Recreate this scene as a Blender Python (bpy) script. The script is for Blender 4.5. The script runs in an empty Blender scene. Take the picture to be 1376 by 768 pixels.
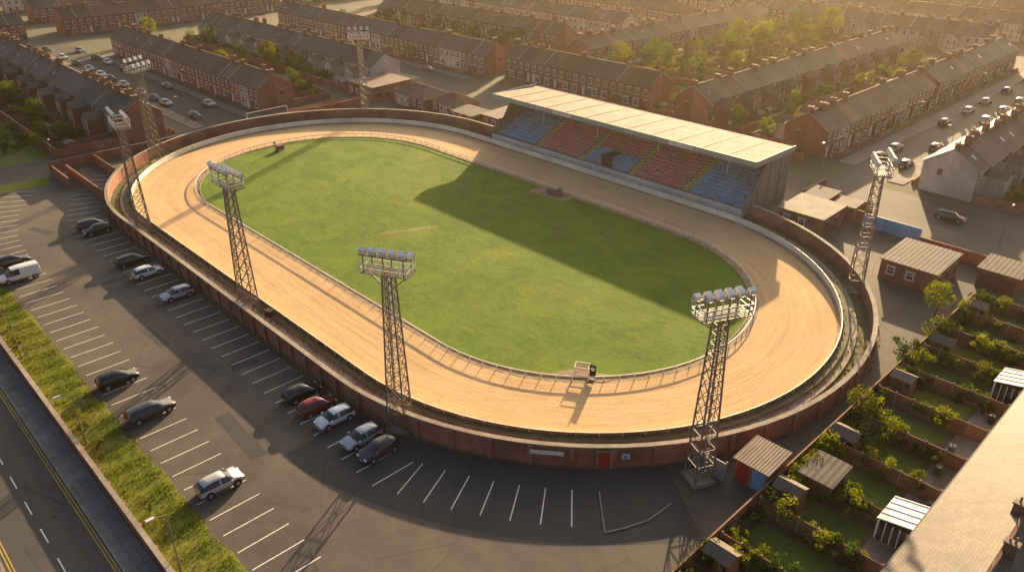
import bpy, math, random
from mathutils import Vector, Matrix
random.seed(7)
R=random.random
def U(a,b): return a+(b-a)*R()
scn=bpy.context.scene
SUN_EL=13.
# ---------------------------------------------------------------- materials
class NT:
    def __init__(s,name):
        s.m=bpy.data.materials.new(name); s.m.use_nodes=True; s.t=s.m.node_tree; s.t.nodes.clear()
        s.out=s.n('ShaderNodeOutputMaterial'); s.b=s.n('ShaderNodeBsdfPrincipled'); s.l(s.b.outputs[0],s.out.inputs[0])
        s.b.inputs['Specular IOR Level'].default_value=.25
        s.uv=s.n('ShaderNodeUVMap').outputs[0]
    def n(s,k): return s.t.nodes.new(k)
    def l(s,a,b): s.t.links.new(a,b)
    def set(s,i,v):
        if hasattr(v,'is_output'): s.l(v,i)
        else: i.default_value=v
    def mp(s,vec,sc=(1,1,1),rot=0):
        m=s.n('ShaderNodeMapping'); s.l(vec,m.inputs[0]); m.inputs['Scale'].default_value=sc; m.inputs['Rotation'].default_value=(0,0,rot); return m.outputs[0]
    def noise(s,sc,vec=None,det=5,rough=.6,dist=0):
        x=s.n('ShaderNodeTexNoise'); s.l(vec if vec else s.uv,x.inputs['Vector']); x.inputs['Scale'].default_value=sc
        x.inputs['Detail'].default_value=det; x.inputs['Roughness'].default_value=rough; x.inputs['Distortion'].default_value=dist
        return x.outputs[0]
    def ramp(s,f,a,b,c0=0.,c1=1.):
        x=s.n('ShaderNodeMapRange'); s.l(f,x.inputs[0]); x.inputs[1].default_value=a; x.inputs[2].default_value=b; x.inputs[3].default_value=c0; x.inputs[4].default_value=c1
        return x.outputs[0]
    def mix(s,f,a,b,mode='MIX'):
        x=s.n('ShaderNodeMix'); x.data_type='RGBA'; x.blend_type=mode
        s.set(x.inputs[0],f)
        for i,v in ((6,a),(7,b)):
            if isinstance(v,tuple) and len(v)==3: v=v+(1,)
            s.set(x.inputs[i],v)
        return x.outputs[2]
    def math(s,op,a,b=0.):
        x=s.n('ShaderNodeMath'); x.operation=op; s.set(x.inputs[0],a); s.set(x.inputs[1],b); return x.outputs[0]
    def gray(s,f):
        x=s.n('ShaderNodeCombineColor'); 
        for i in range(3): s.l(f,x.inputs[i])
        return x.outputs[0]
    def fin(s,col,rough=.9,bump=None,bs=.3,bd=.05,metal=0.):
        s.set(s.b.inputs['Base Color'],col if not(isinstance(col,tuple) and len(col)==3) else col+(1,))
        s.set(s.b.inputs['Roughness'],rough); s.b.inputs['Metallic'].default_value=metal
        if bump is not None:
            x=s.n('ShaderNodeBump'); x.inputs['Strength'].default_value=bs; x.inputs['Distance'].default_value=bd; s.l(bump,x.inputs['Height']); s.l(x.outputs[0],s.b.inputs['Normal'])
        return s.m
def M(name,c1,c2=None,s=1.,rough=.9,bs=.3,bd=.03,big=.12,lo=.7,hi=1.15,metal=0.):
    n=NT(name)
    if c2 is None: c2=tuple(x*.75 for x in c1)
    f=n.noise(s); col=n.mix(n.ramp(f,.35,.65),c1,c2)
    g=n.ramp(n.noise(big),.3,.7,lo,hi)
    col=n.mix(1.,col,n.gray(g),'MULTIPLY')
    return n.fin(col,rough,f if bs else None,bs,bd,metal)
def brick(name,c1,c2,mortar=(.32,.27,.22),house=False,alt=None,altp=.0,grime=(.65,1.15)):
    n=NT(name)
    b=n.n('ShaderNodeTexBrick'); n.l(n.uv,b.inputs['Vector']); b.inputs['Scale'].default_value=1
    b.inputs['Brick Width'].default_value=.235; b.inputs['Row Height'].default_value=.085; b.inputs['Mortar Size'].default_value=.009
    b.inputs['Color1'].default_value=c1+(1,); b.inputs['Color2'].default_value=c2+(1,); b.inputs['Mortar'].default_value=mortar+(1,)
    col=b.outputs[0]
    col=n.mix(n.ramp(n.noise(1.3),.4,.75,0,.5),col,tuple(x*.55 for x in c1))
    if house:
        sx=n.n('ShaderNodeSeparateXYZ'); n.l(n.uv,sx.inputs[0])
        oi=n.n('ShaderNodeObjectInfo')
        k=n.math('ADD',n.math('FLOOR',n.math('DIVIDE',sx.outputs[0],5.)),n.math('MULTIPLY',oi.outputs['Random'],91.))
        w=n.n('ShaderNodeTexWhiteNoise'); w.noise_dimensions='1D'; n.l(k,w.inputs['W'])
        col=n.mix(1.,col,n.gray(n.ramp(w.outputs[0],0,1,.65,1.25)),'MULTIPLY')
        if alt:
            w2=n.n('ShaderNodeTexWhiteNoise'); w2.noise_dimensions='1D'; n.l(n.math('ADD',k,13.7),w2.inputs['W'])
            acol=n.mix(n.ramp(n.noise(.8),.3,.8),alt,tuple(x*.78 for x in alt))
            col=n.mix(n.math('LESS_THAN',w2.outputs[0],altp),col,acol)
    col=n.mix(1.,col,n.gray(n.ramp(n.noise(.25),.3,.7,*grime)),'MULTIPLY')
    return n.fin(col,.92,b.outputs[1],.25,-.02)
def slate(name,c1,c2,moss=(.16,.10,.05),mossf=.5,bw=.45,rh=.28,house=True,rough=.7):
    n=NT(name)
    b=n.n('ShaderNodeTexBrick'); n.l(n.uv,b.inputs['Vector']); b.inputs['Scale'].default_value=1
    b.inputs['Brick Width'].default_value=bw; b.inputs['Row Height'].default_value=rh; b.inputs['Mortar Size'].default_value=.014
    b.inputs['Color1'].default_value=c1+(1,); b.inputs['Color2'].default_value=c2+(1,); b.inputs['Mortar'].default_value=tuple(x*.35 for x in c1)+(1,)
    col=b.outputs[0]
    if house:
        sx=n.n('ShaderNodeSeparateXYZ'); n.l(n.uv,sx.inputs[0]); oi=n.n('ShaderNodeObjectInfo')
        k=n.math('ADD',n.math('FLOOR',n.math('DIVIDE',sx.outputs[0],5.)),n.math('MULTIPLY',oi.outputs['Random'],57.))
        w=n.n('ShaderNodeTexWhiteNoise'); w.noise_dimensions='1D'; n.l(k,w.inputs['W'])
        col=n.mix(1.,col,n.gray(n.ramp(w.outputs[0],0,1,.7,1.35)),'MULTIPLY')
        w3=n.n('ShaderNodeTexWhiteNoise'); w3.noise_dimensions='1D'; n.l(n.math('ADD',k,7.3),w3.inputs['W'])
        col=n.mix(n.math('LESS_THAN',w3.outputs[0],.18),col,n.mix(1.,col,(1.6,1.05,.8),'MULTIPLY'))
    col=n.mix(n.ramp(n.noise(.5,det=8),.45,.8,0,mossf),col,moss)
    col=n.mix(1.,col,n.gray(n.ramp(n.noise(.3,n.mp(n.uv,(1.5,.4,1))),.3,.7,.75,1.15)),'MULTIPLY')
    h=n.math('ADD',b.outputs[1],n.math('MULTIPLY',n.noise(3.),-.6))
    return n.fin(col,rough,h,.5,-.04)
def corr(name,c1,c2,pitch=.2,rough=.6,rust=None,horizontal=False):
    n=NT(name)
    w=n.n('ShaderNodeTexWave'); n.l(n.uv,w.inputs['Vector']); w.inputs['Scale'].default_value=.314/pitch; w.bands_direction='Y' if horizontal else 'X'
    col=n.mix(n.ramp(n.noise(.35,det=8,rough=.65),.35,.65),c1,c2)
    if rust: col=n.mix(n.ramp(n.noise(.9,n.mp(n.uv,(1.,.35,1)),det=8,rough=.7),.48,.64,0,.85),col,rust)
    return n.fin(col,rough,w.outputs[0],.5,.04)
def plain(name,c,rough=.6,metal=0.,spec=.3):
    n=NT(name); n.b.inputs['Specular IOR Level'].default_value=spec
    g=n.ramp(n.noise(2.),.3,.7,.88,1.06); return n.fin(n.mix(1.,c,n.gray(g),'MULTIPLY'),rough,metal=metal)
m={}
m['brick']=brick('red_brick_terrace',(.34,.10,.055),(.24,.075,.045),house=True,alt=(.54,.47,.38),altp=.09)
m['brick2']=brick('brown_brick_terrace',(.31,.125,.08),(.21,.09,.06),house=True,alt=(.56,.5,.41),altp=.14)
m['cream']=brick('cream_render_terrace',(.64,.56,.46),(.58,.5,.41),mortar=(.58,.5,.41),house=True,alt=(.3,.13,.08),altp=.1)
m['wall']=brick('brick_wall',(.36,.11,.055),(.23,.08,.045),grime=(.5,1.2))
m['chim']=brick('chimney_brick',(.29,.11,.06),(.22,.08,.045))
m['slate']=slate('slate_roof',(.085,.075,.07),(.125,.105,.092))
m['slate2']=slate('brown_tile_roof',(.13,.085,.065),(.105,.072,.056))
m['slate3']=slate('weathered_tile_roof',(.17,.13,.098),(.125,.095,.073),moss=(.075,.055,.035),mossf=.8,house=False)
m['ridge']=M('ridge_tile',(.2,.11,.07))
m['frame']=plain('white_window_frame',(.8,.78,.74),.5)
g=NT('window_glass'); g.b.inputs['Specular IOR Level'].default_value=.6
m['glass']=g.fin(g.mix(g.ramp(g.noise(.7,det=1),.45,.55),(.02,.024,.03),(.09,.08,.07)),.12)
m['lintel']=M('stone_lintel',(.52,.46,.38))
m['door_r']=plain('red_door',(.3,.03,.025)); m['door_b']=plain('blue_door',(.04,.09,.2)); m['door_g']=plain('green_door',(.04,.1,.06)); m['door_w']=plain('white_door',(.6,.58,.55)); m['door_n']=plain('brown_door',(.14,.07,.04))
m['gutter']=plain('gutter_pipe',(.05,.05,.05))
m['pot']=M('clay_chimney_pot',(.42,.2,.1))
m['conc']=M('weathered_concrete',(.36,.3,.235),(.24,.2,.16),1.5,lo=.6)
m['stepc']=M('stand_step_concrete',(.5,.46,.4),(.38,.34,.29),1.5,lo=.7)
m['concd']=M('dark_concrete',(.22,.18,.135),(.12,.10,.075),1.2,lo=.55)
m['dirt']=M('weedy_dirt',(.16,.12,.075),(.09,.095,.035),.8,bs=.8,bd=.1)
m['pave']=slate('paving_slabs',(.24,.21,.18),(.2,.175,.15),moss=(.1,.09,.07),mossf=.4,bw=.6,rh=.6,house=False,rough=.9)
m['kerb']=M('kerb_stone',(.3,.27,.23))
m['white']=M('white_paint',(.78,.74,.66),(.64,.58,.5),2.,.6,bs=.1)
m['steel']=M('galvanised_steel',(.26,.23,.2),(.17,.125,.09),3.,.55,bs=0,metal=.2)
m['rust']=M('rusty_steel',(.22,.12,.07),(.14,.1,.08),3.,.7,bs=0)
m['lampbody']=plain('lamp_housing',(.7,.68,.64),.4)
m['lens']=plain('lamp_lens',(.5,.52,.52),.1,spec=.8)
m['yellow']=M('yellow_paint',(.65,.46,.05),(.5,.36,.08),2.)
m['yline']=M('yellow_line_paint',(.5,.33,.05),(.3,.22,.08),2.)
n=NT('worn_line_paint'); m['line']=n.fin(n.mix(n.ramp(n.noise(3.,det=8,rough=.75),.52,.7),(.7,.67,.6),(.10,.09,.08)),.8)
def asphalt(name,base,warm,rough=.85):
    n=NT(name)
    col=n.mix(n.ramp(n.noise(.06,det=6,dist=.6),.38,.62),base,warm)
    col=n.mix(n.ramp(n.noise(.35,det=8,rough=.7),.42,.72,0,.45),col,tuple(x*.55 for x in base))
    col=n.mix(n.ramp(n.noise(25.,det=2),.45,.8,0,.3),col,(.13,.12,.11))
    v=n.n('ShaderNodeTexVoronoi'); v.feature='DISTANCE_TO_EDGE'; n.l(n.mp(n.uv,(.16,.16,1)),v.inputs['Vector']); v.inputs['Scale'].default_value=1
    cr=n.ramp(v.outputs[0],0,.006,.5,1.)
    col=n.mix(1.,col,n.gray(cr),'MULTIPLY')
    col=n.mix(n.ramp(n.noise(1.,n.mp(n.uv,(.03,.5,1)),det=4),.5,.75,0,.35),col,tuple(x*1.7 for x in base))
    col=n.mix(n.ramp(n.noise(.8,det=3),.66,.74,0,.5),col,(.02,.018,.016))
    return n.fin(col,rough,n.noise(30.,det=2),.3,.02)
m['asph']=asphalt('asphalt',(.066,.055,.047),(.12,.098,.078))
m['asphn']=asphalt('resurfaced_asphalt',(.042,.042,.042),(.052,.05,.047))
m['road']=asphalt('road_asphalt',(.062,.055,.05),(.088,.076,.065))
n=NT('urban_ground'); m['ground']=n.fin(n.mix(n.ramp(n.noise(.04,det=6),.4,.6),(.13,.105,.085),(.09,.095,.045)),.95,n.noise(3.),.3,.05)
def grass(name,a,b,dry,stripe=0.,sc=1.,dl=.46):
    n=NT(name)
    f=n.noise(.5*sc,det=8,rough=.7); col=n.mix(n.ramp(f,.35,.65),a,b)
    if stripe:
        col=n.mix(n.ramp(n.noise(1.,n.mp(n.uv,(.1,.8,1),math.radians(12)),det=6,rough=.7,dist=.4),.42,.75,0,stripe),col,tuple(x*.55 for x in a))
        col=n.mix(n.ramp(n.noise(.16,det=7,rough=.6,dist=1.),.45,.62,0,.5),col,tuple(x*1.3 for x in b))
    col=n.mix(n.ramp(n.noise(.09,det=8,rough=.65,dist=.5),dl,dl+.25,0,.75),col,dry)
    col=n.mix(n.ramp(n.noise(2.6,det=6,rough=.8),.5,.75,0,.6),col,tuple(x*.4 for x in a))
    h=n.math('ADD',n.noise(7.,det=5,rough=.8),n.noise(1.2,det=4))
    return n.fin(col,.95,h,1.,.16)
m['field']=grass('field_grass',(.07,.135,.002),(.105,.175,.003),(.2,.215,.008),stripe=.5,dl=.5)
m['worn']=M('worn_grass',(.24,.2,.06),(.14,.15,.03),1.5,bs=.6)
m['lawn']=grass('lawn_grass',(.08,.14,.02),(.12,.18,.03),(.19,.17,.05),sc=2.)
m['verge']=grass('rough_verge',(.12,.16,.012),(.18,.2,.025),(.3,.25,.06),sc=1.5)
n=NT('sand_track')
col=n.mix(n.ramp(n.noise(1.,n.mp(n.uv,(.06,1.1,1)),det=8,rough=.65,dist=.5),.32,.68),(.60,.395,.20),(.46,.29,.14))
col=n.mix(n.ramp(n.noise(1.,n.mp(n.uv,(.025,3.2,1)),det=7,rough=.7,dist=.3),.5,.72,0,.55),col,(.34,.21,.10))
col=n.mix(n.ramp(n.noise(.12,det=6),.45,.75,0,.45),col,(.66,.45,.24))
col=n.mix(n.ramp(n.noise(.55,det=9,rough=.75),.52,.72,0,.4),col,(.36,.22,.105))
col=n.mix(n.ramp(n.noise(2.,det=8,rough=.8),.55,.78,0,.6),col,(.27,.165,.08))
m['sand']=n.fin(col,.95,n.math('ADD',n.noise(1.,n.mp(n.uv,(.6,4,1)),det=7,rough=.7),n.noise(5.,det=5,rough=.7)),.8,.07)
m['sandd']=M('churned_sand',(.36,.25,.15),(.2,.15,.08),1.2,bs=.8,bd=.1,big=.3)
m['roofst']=corr('stand_roof_sheet',(.29,.23,.17),(.215,.165,.12),.35,.85,rust=(.17,.09,.047))
m['fascia']=corr('teal_fascia',(.27,.34,.31),(.3,.35,.31),.35,.6)
m['clad']=corr('grey_green_cladding',(.2,.24,.21),(.15,.18,.155),.25,.6,rust=(.16,.11,.07))
m['corrg']=corr('corrugated_sheet',(.25,.205,.16),(.17,.135,.105),.3,.8,rust=(.17,.095,.055))
m['corrd']=corr('old_felt_roof',(.15,.125,.1),(.1,.085,.07),.6,.85)
m['galv']=corr('steel_gate_sheet',(.28,.29,.29),(.2,.21,.22),.15,.45)
m['seatb']=M('blue_seat_plastic',(.07,.28,.52),(.24,.44,.58),3.,.5,bs=0,big=.4)
m['seatr']=M('red_seat_plastic',(.55,.07,.09),(.64,.3,.29),3.,.5,bs=0,big=.4)
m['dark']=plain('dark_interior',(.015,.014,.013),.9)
m['wood']=M('timber_fence',(.22,.12,.06),(.13,.08,.05),2.,bs=.3)
n=NT('timber_fence_panels'); w=n.n('ShaderNodeTexWave'); n.l(n.uv,w.inputs['Vector']); w.inputs['Scale'].default_value=2.1
col=n.mix(n.ramp(n.noise(.5),.35,.65),(.34,.17,.09),(.2,.11,.065)); m['fence']=n.fin(n.mix(1.,col,n.gray(n.ramp(w.outputs[0],0,.25,.4,1.)),'MULTIPLY'),.85,w.outputs[0],.4,.03)
m['shed']=m['fence']
n=NT('car_paint'); oi=n.n('ShaderNodeObjectInfo'); n.b.inputs['Coat Weight'].default_value=.6; n.b.inputs['Coat Roughness'].default_value=.08
m['paint']=n.fin(oi.outputs['Color'],.35,metal=.2)
m['carglass']=plain('car_glass',(.012,.014,.017),.06,spec=.8)
m['tyre']=plain('tyre_rubber',(.02,.02,.02),.85); m['hub']=plain('alloy_wheel',(.4,.4,.4),.35,.6)
m['hl']=plain('headlamp',(.7,.7,.68),.1); m['tl']=plain('tail_lamp',(.35,.01,.01),.2); m['trim']=plain('black_trim',(.02,.02,.02),.6)
def leaf(name,c1,c2,c3):
    n=NT(name); ge=n.n('ShaderNodeNewGeometry'); oi=n.n('ShaderNodeObjectInfo')
    col=n.mix(ge.outputs['Random Per Island'],c1,c2)
    tc=n.n('ShaderNodeTexCoord'); nz=n.noise(.5,tc.outputs['Object'],det=2)
    col=n.mix(n.ramp(nz,.4,.65),col,c3); col=n.mix(1.,col,n.gray(n.ramp(oi.outputs['Random'],0,1,.7,1.3)),'MULTIPLY')
    d=n.n('ShaderNodeBsdfDiffuse'); t=n.n('ShaderNodeBsdfTranslucent'); mx=n.n('ShaderNodeMixShader'); mx.inputs[0].default_value=.45
    n.l(col,d.inputs[0]); n.l(n.mix(1.,col,(1.5,1.4,.6),'MULTIPLY'),t.inputs[0]); n.l(d.outputs[0],mx.inputs[1]); n.l(t.outputs[0],mx.inputs[2]); n.l(mx.outputs[0],n.out.inputs[0]); return n.m
m['leaf']=leaf('green_leaves',(.05,.085,.015),(.10,.13,.025),(.06,.10,.02))
m['leafy']=leaf('yellow_green_leaves',(.13,.15,.02),(.17,.17,.03),(.08,.11,.02))
m['leafd']=leaf('dark_conifer_leaves',(.025,.05,.015),(.04,.065,.02),(.03,.05,.015))
m['blade']=leaf('grass_blades',(.12,.16,.015),(.18,.19,.035),(.09,.13,.015))
m['bark']=M('tree_bark',(.12,.085,.055))
# ---------------------------------------------------------------- mesh builder
class B:
    def __init__(s): s.v=[];s.f=[];s.mi=[];s.uv=[];s.ms=[];s.sm=[]
    def mat(s,k):
        if k not in s.ms: s.ms.append(k)
        return s.ms.index(k)
    def face(s,pts,k,uv=None,smooth=False):
        i0=len(s.v); s.v+= [tuple(p) for p in pts]; s.f.append(tuple(range(i0,i0+len(pts)))); s.mi.append(s.mat(k)); s.sm.append(smooth)
        if uv is None:
            p=[Vector(q) for q in pts]; nn=(p[1]-p[0]).cross(p[2]-p[0])
            if nn.length<1e-9 and len(p)>3: nn=(p[2]-p[0]).cross(p[3]-p[0])
            if nn.length<1e-9: nn=Vector((0,0,1))
            nn.normalize(); h=math.hypot(nn.x,nn.y)
            if h<.12: uv=[(q.x,q.y) for q in p]
            else:
                t=Vector((-nn.y/h,nn.x/h,0)); bt=nn.cross(t); uv=[(q.dot(t),q.dot(bt)) for q in p]
        s.uv+=uv
    def box(s,x0,x1,y0,y1,z0,z1,k,bottom=False,top=None):
        a=[(x0,y0),(x1,y0),(x1,y1),(x0,y1)]
        for i in range(4):
            p,q=a[i],a[(i+1)%4]; s.face([(p[0],p[1],z0),(q[0],q[1],z0),(q[0],q[1],z1),(p[0],p[1],z1)],k)
        s.face([(p[0],p[1],z1) for p in a],top or k)
        if bottom: s.face([(p[0],p[1],z0) for p in a[::-1]],k)
    def beam(s,p,q,w,k,h=None):
        p=Vector(p);q=Vector(q);d=q-p
        if d.length<1e-6:return
        d.normalize(); up=Vector((0,0,1)) if abs(d.z)<.95 else Vector((1,0,0))
        x=d.cross(up).normalized()*(w/2); y=x.cross(d).normalized()*((h or w)/2)
        c=[-x-y,x-y,x+y,-x+y]
        for i in range(4):
            a,b=c[i],c[(i+1)%4]; s.face([p+a,p+b,q+b,q+a],k)
        s.face([q+e for e in c],k); s.face([p+e for e in c[::-1]],k)
    def cyl(s,p,q,r0,r1,k,n=8,cap=True,smooth=True,capk=None):
        p=Vector(p);q=Vector(q);d=(q-p).normalized(); up=Vector((0,0,1)) if abs(d.z)<.95 else Vector((1,0,0))
        x=d.cross(up).normalized(); y=d.cross(x)
        ra=[p+(x*math.cos(t)+y*math.sin(t))*r0 for t in [2*math.pi*i/n for i in range(n)]]
        rb=[q+(x*math.cos(t)+y*math.sin(t))*r1 for t in [2*math.pi*i/n for i in range(n)]]
        for i in range(n): j=(i+1)%n; s.face([ra[i],ra[j],rb[j],rb[i]],k,smooth=smooth)
        if cap: s.face(rb,capk or k); s.face(ra[::-1],capk or k)
    def mesh(s,name):
        me=bpy.data.meshes.new(name); me.from_pydata(s.v,[],s.f)
        for k in s.ms: me.materials.append(m[k])
        me.polygons.foreach_set('material_index',s.mi); me.polygons.foreach_set('use_smooth',s.sm)
        ul=me.uv_layers.new(name='UVMap'); ul.data.foreach_set('uv',[c for t in s.uv for c in t]); me.update(); return me
    def ob(s,name,loc=(0,0,0),rz=0.):
        return put(s.mesh(name),name,loc,rz)
def put(me,name,loc=(0,0,0),rz=0.,sc=None,col=None):
    o=bpy.data.objects.new(name,me); scn.collection.objects.link(o); o.location=loc; o.rotation_euler=(0,0,rz)
    if sc: o.scale=sc if isinstance(sc,tuple) else (sc,)*3
    if col: o.color=col
    return o
def sheet(name,x0,x1,y0,y1,z,k):
    b=B(); b.face([(x0,y0,z),(x1,y0,z),(x1,y1,z),(x0,y1,z)],k); return b.ob(name)
# ---------------------------------------------------------------- oval
CX=31.
def oval(r,ns=31,na=48):
    P=[];s=0;rm=30.
    for i in range(ns): P.append((-CX+2*CX*i/ns,-r,2*CX*i/ns))
    s=2*CX
    for i in range(na): t=-math.pi/2+math.pi*i/na; P.append((CX+r*math.cos(t),r*math.sin(t),s+math.pi*rm*i/na))
    s+=math.pi*rm
    for i in range(ns): P.append((CX-2*CX*i/ns,r,s+2*CX*i/ns))
    s+=2*CX
    for i in range(na): t=math.pi/2+math.pi*i/na; P.append((-CX+r*math.cos(t),r*math.sin(t),s+math.pi*rm*i/na))
    s+=math.pi*rm
    P.append((P[0][0],P[0][1],s)); return P
def strip(b,prof,ks,keep=None,na=48):
    for j in range(len(prof)-1):
        (r0,z0),(r1,z1)=prof[j],prof[j+1]; k=ks if isinstance(ks,str) else ks[j]
        A=oval(r0,na=na);C=oval(r1,na=na); w0=0; w1=math.hypot(r1-r0,z1-z0)
        off=r0 if abs(r1-r0)>abs(z1-z0) else z0; sg=1 if (r1-r0)+(z1-z0)>0 else -1
        for i in range(len(A)-1):
            mx,my=(A[i][0]+A[i+1][0])/2,(A[i][1]+A[i+1][1])/2
            if keep and not keep(mx,my): continue
            b.face([(A[i][0],A[i][1],z0),(A[i+1][0],A[i+1][1],z0),(C[i+1][0],C[i+1][1],z1),(C[i][0],C[i][1],z1)],k,
              uv=[(A[i][2],off),(A[i+1][2],off),(C[i+1][2],off+sg*w1),(C[i][2],off+sg*w1)],smooth=False)
def ovp(r,s):
    P=oval(r); tot=P[-1][2]; s%=tot
    for i in range(len(P)-1):
        if P[i][2]<=s<=P[i+1][2]:
            t=(s-P[i][2])/(P[i+1][2]-P[i][2]); x=P[i][0]+t*(P[i+1][0]-P[i][0]); y=P[i][1]+t*(P[i+1][1]-P[i][1])
            return x,y,math.atan2(P[i+1][1]-P[i][1],P[i+1][0]-P[i][0])
TOT=oval(1)[-1][2]
# ---------------------------------------------------------------- ground
sheet('ground',-1600,1600,-1600,1600,0,'ground')
b=B(); b.face([(-69,-61.5,.004),(80,-61.5,.004),(80,-20,.004),(71.2,-20,.004),(71.2,60,.004),(40,60,.004),(-69,60,.004)],'asph'); b.ob('car_park_asphalt')
b=B(); P=oval(23.6)[:-1]; b.face([(p[0],p[1],.05) for p in P],'field'); b.ob('infield_grass')
b=B(); strip(b,[(23.6,.03),(24.7,.03)],'sandd'); strip(b,[(24.7,.03),(34.3,.03)],'sand'); strip(b,[(34.3,.03),(34.7,.25)],'sandd'); b.ob('sand_track')
b=B(); strip(b,[(24.22,.62),(24.22,.74),(24.30,.74),(24.30,.62)],'white'); 
s=0
while s<TOT:
    x,y,a=ovp(24.26,s); b.box(x-.04,x+.04,y-.04,y+.04,.03,.62,'white'); s+=2.2
b.ob('inner_running_rail')
b=B(); strip(b,[(23.5,.03),(23.5,.14),(23.62,.14),(23.62,.03)],'conc'); b.ob('infield_kerb')
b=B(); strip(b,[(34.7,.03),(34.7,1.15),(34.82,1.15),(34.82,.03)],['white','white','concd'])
s=0
while s<TOT:
    x,y,a=ovp(34.9,s); b.box(x-.08,x+.08,y-.08,y+.08,.0,1.22,'conc'); s+=2.0
b.ob('track_safety_fence')
open_=lambda x,y: not(y>30 and -27.5<x<37.2)
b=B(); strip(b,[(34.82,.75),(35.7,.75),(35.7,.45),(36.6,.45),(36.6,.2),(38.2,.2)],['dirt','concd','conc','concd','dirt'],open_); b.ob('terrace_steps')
b=B(); strip(b,[(38.2,0),(38.2,2.3),(38.1,2.3),(38.1,2.42),(38.65,2.42),(38.65,2.3),(38.55,2.3),(38.55,0)],['wall','conc','conc','conc','conc','conc','wall'],open_)
s=0
while s<TOT:
    x,y,a=ovp(38.6,s)
    if open_(x,y):
        c,d=math.cos(a),math.sin(a); hw=.25
        pts=[(x-c*hw+d*.0,y-d*hw-c*.0),(x+c*hw,y+d*hw),(x+c*hw+d*.22,y+d*hw-c*.22),(x-c*hw+d*.22,y-d*hw-c*.22)]
        for i in range(4):
            p,q=pts[i],pts[(i+1)%4]; b.face([(p[0],p[1],0),(q[0],q[1],0),(q[0],q[1],2.2),(p[0],p[1],2.2)],'wall')
        b.face([(p[0],p[1],2.2) for p in pts],'conc')
    s+=3.1
b.ob('perimeter_brick_wall')
def at_wall(ang,r): return CX+r*math.cos(ang), r*math.sin(ang)
def wallthing(name,ang,w,z0,z1,k,frame=None,r=38.6):
    x,y=at_wall(ang,r); b=B(); b.box(-w/2,w/2,-.06,.0,z0,z1,k)
    if frame: b.box(-w/2-.12,-w/2,-.09,.0,z0,z1+.12,frame); b.box(w/2,w/2+.12,-.09,0,z0,z1+.12,frame); b.box(-w/2,w/2,-.09,.0,z1,z1+.12,frame)
    b.ob(name,(x,y,0),ang+math.pi/2)
wallthing('turnstile_door',math.radians(-44),1.2,.02,2.,'door_r','conc',38.72)
wallthing('entrance_sign',math.radians(-52),3.2,1.5,1.95,'white',None,38.85)
wallthing('notice_board',math.radians(-41),.5,1.1,1.6,'seatb','white',38.72)
# ---------------------------------------------------------------- markings in the car park
b=B()
def line(p,q,w=.11,z=.014,k='line'):
    d=Vector((q[0]-p[0],q[1]-p[1],0)).normalized(); nrm=Vector((-d.y,d.x,0))*w/2
    b.face([(p[0]-nrm.x,p[1]-nrm.y,z),(q[0]-nrm.x,q[1]-nrm.y,z),(q[0]+nrm.x,q[1]+nrm.y,z),(p[0]+nrm.x,p[1]+nrm.y,z)],k)
x=-31.
while x<=45.5: line((x,-39.4),(x+U(-.05,.05),-44.2)); x+=2.55
x=-31.
while x<=60: line((x,-52.2),(x+U(-.05,.05),-57)); x+=2.6
for i in range(7):
    t=math.radians(-68.5+3.35*i)
    line((CX+41.8*math.cos(t),41.8*math.sin(t)),(CX+46.4*math.cos(t),46.4*math.sin(t)))
for i in range(13):
    t=math.radians(-93.5-3.3*i); line((-CX+40*math.cos(t),40*math.sin(t)),(-CX+44.8*math.cos(t),44.8*math.sin(t)))
for i in range(15):
    t=math.radians(-93-2.6*i); line((-CX+52*math.cos(t),52*math.sin(t)),(-CX+56.8*math.cos(t),56.8*math.sin(t)))
b.ob('parking_bay_lines')
b=B(); A=[];C=[]
for i in range(15):
    t=math.radians(-84+3.5*i); A.append((CX+38.9*math.cos(t),38.9*math.sin(t),.009)); C.append((CX+48.4*math.cos(t),48.4*math.sin(t),.009))
for i in range(14): b.face([A[i],A[i+1],C[i+1],C[i]],'asphn')
for (x,y,w,h,r) in ((5,-48,6,1.2,.05),(-14,-47,1.2,6,.1),(30,-49.5,9,1.6,-.04),(52,-54,3,2,.2),(18,-43,2.,3.,0),(-40,-48,5,1.2,.4),(66,-8,1.4,6,.1),(63,40,4,1.5,0.2),(40,-60,3,1,0)):
    c,d=math.cos(r),math.sin(r); b.face([(x+u*c-v*d,y+u*d+v*c,.0085) for u,v in ((-w/2,-h/2),(w/2,-h/2),(w/2,h/2),(-w/2,h/2))],'asphn')
b.ob('asphalt_repair_patches')
b=B(); PL=[(60.6,-29.6),(64.3,-33.2),(65.2,-31.5),(66,-29.4),(66.2,-26.2)]
for p,q in zip(PL[:-1],PL[1:]): b.beam((p[0],p[1],.05),(q[0],q[1],.05),.12,'kerb',.1)
b.ob('kerb_island')
# ---------------------------------------------------------------- main road, wall, verge
sheet('main_road',-500,300,-71.5,-64.5,.004,'road')
b=B(); b.box(-500,300,-64.5,-62.4,0,.12,'pave'); b.box(-500,300,-64.62,-64.5,0,.125,'kerb'); b.box(-500,300,-73.8,-71.62,0,.12,'pave'); b.box(-500,300,-71.62,-71.5,0,.125,'kerb'); b.ob('road_pavement')
b=B()
for y in (-64.8,-65.05,-71.2,-70.95): b.face([(-200,y-.05,.008),(200,y-.05,.008),(200,y+.05,.008),(-200,y+.05,.008)],'yline')
x=-200
while x<200: b.face([(x,-68.06,.008),(x+2.2,-68.06,.008),(x+2.2,-67.95,.008),(x,-67.95,.008)],'line'); x+=4.6
b.ob('road_markings')
b=B(); b.box(-110,160,-62.35,-62.05,0,1.5,'wall'); b.box(-110,160,-62.42,-61.98,1.5,1.6,'conc')
x=-110
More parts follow.
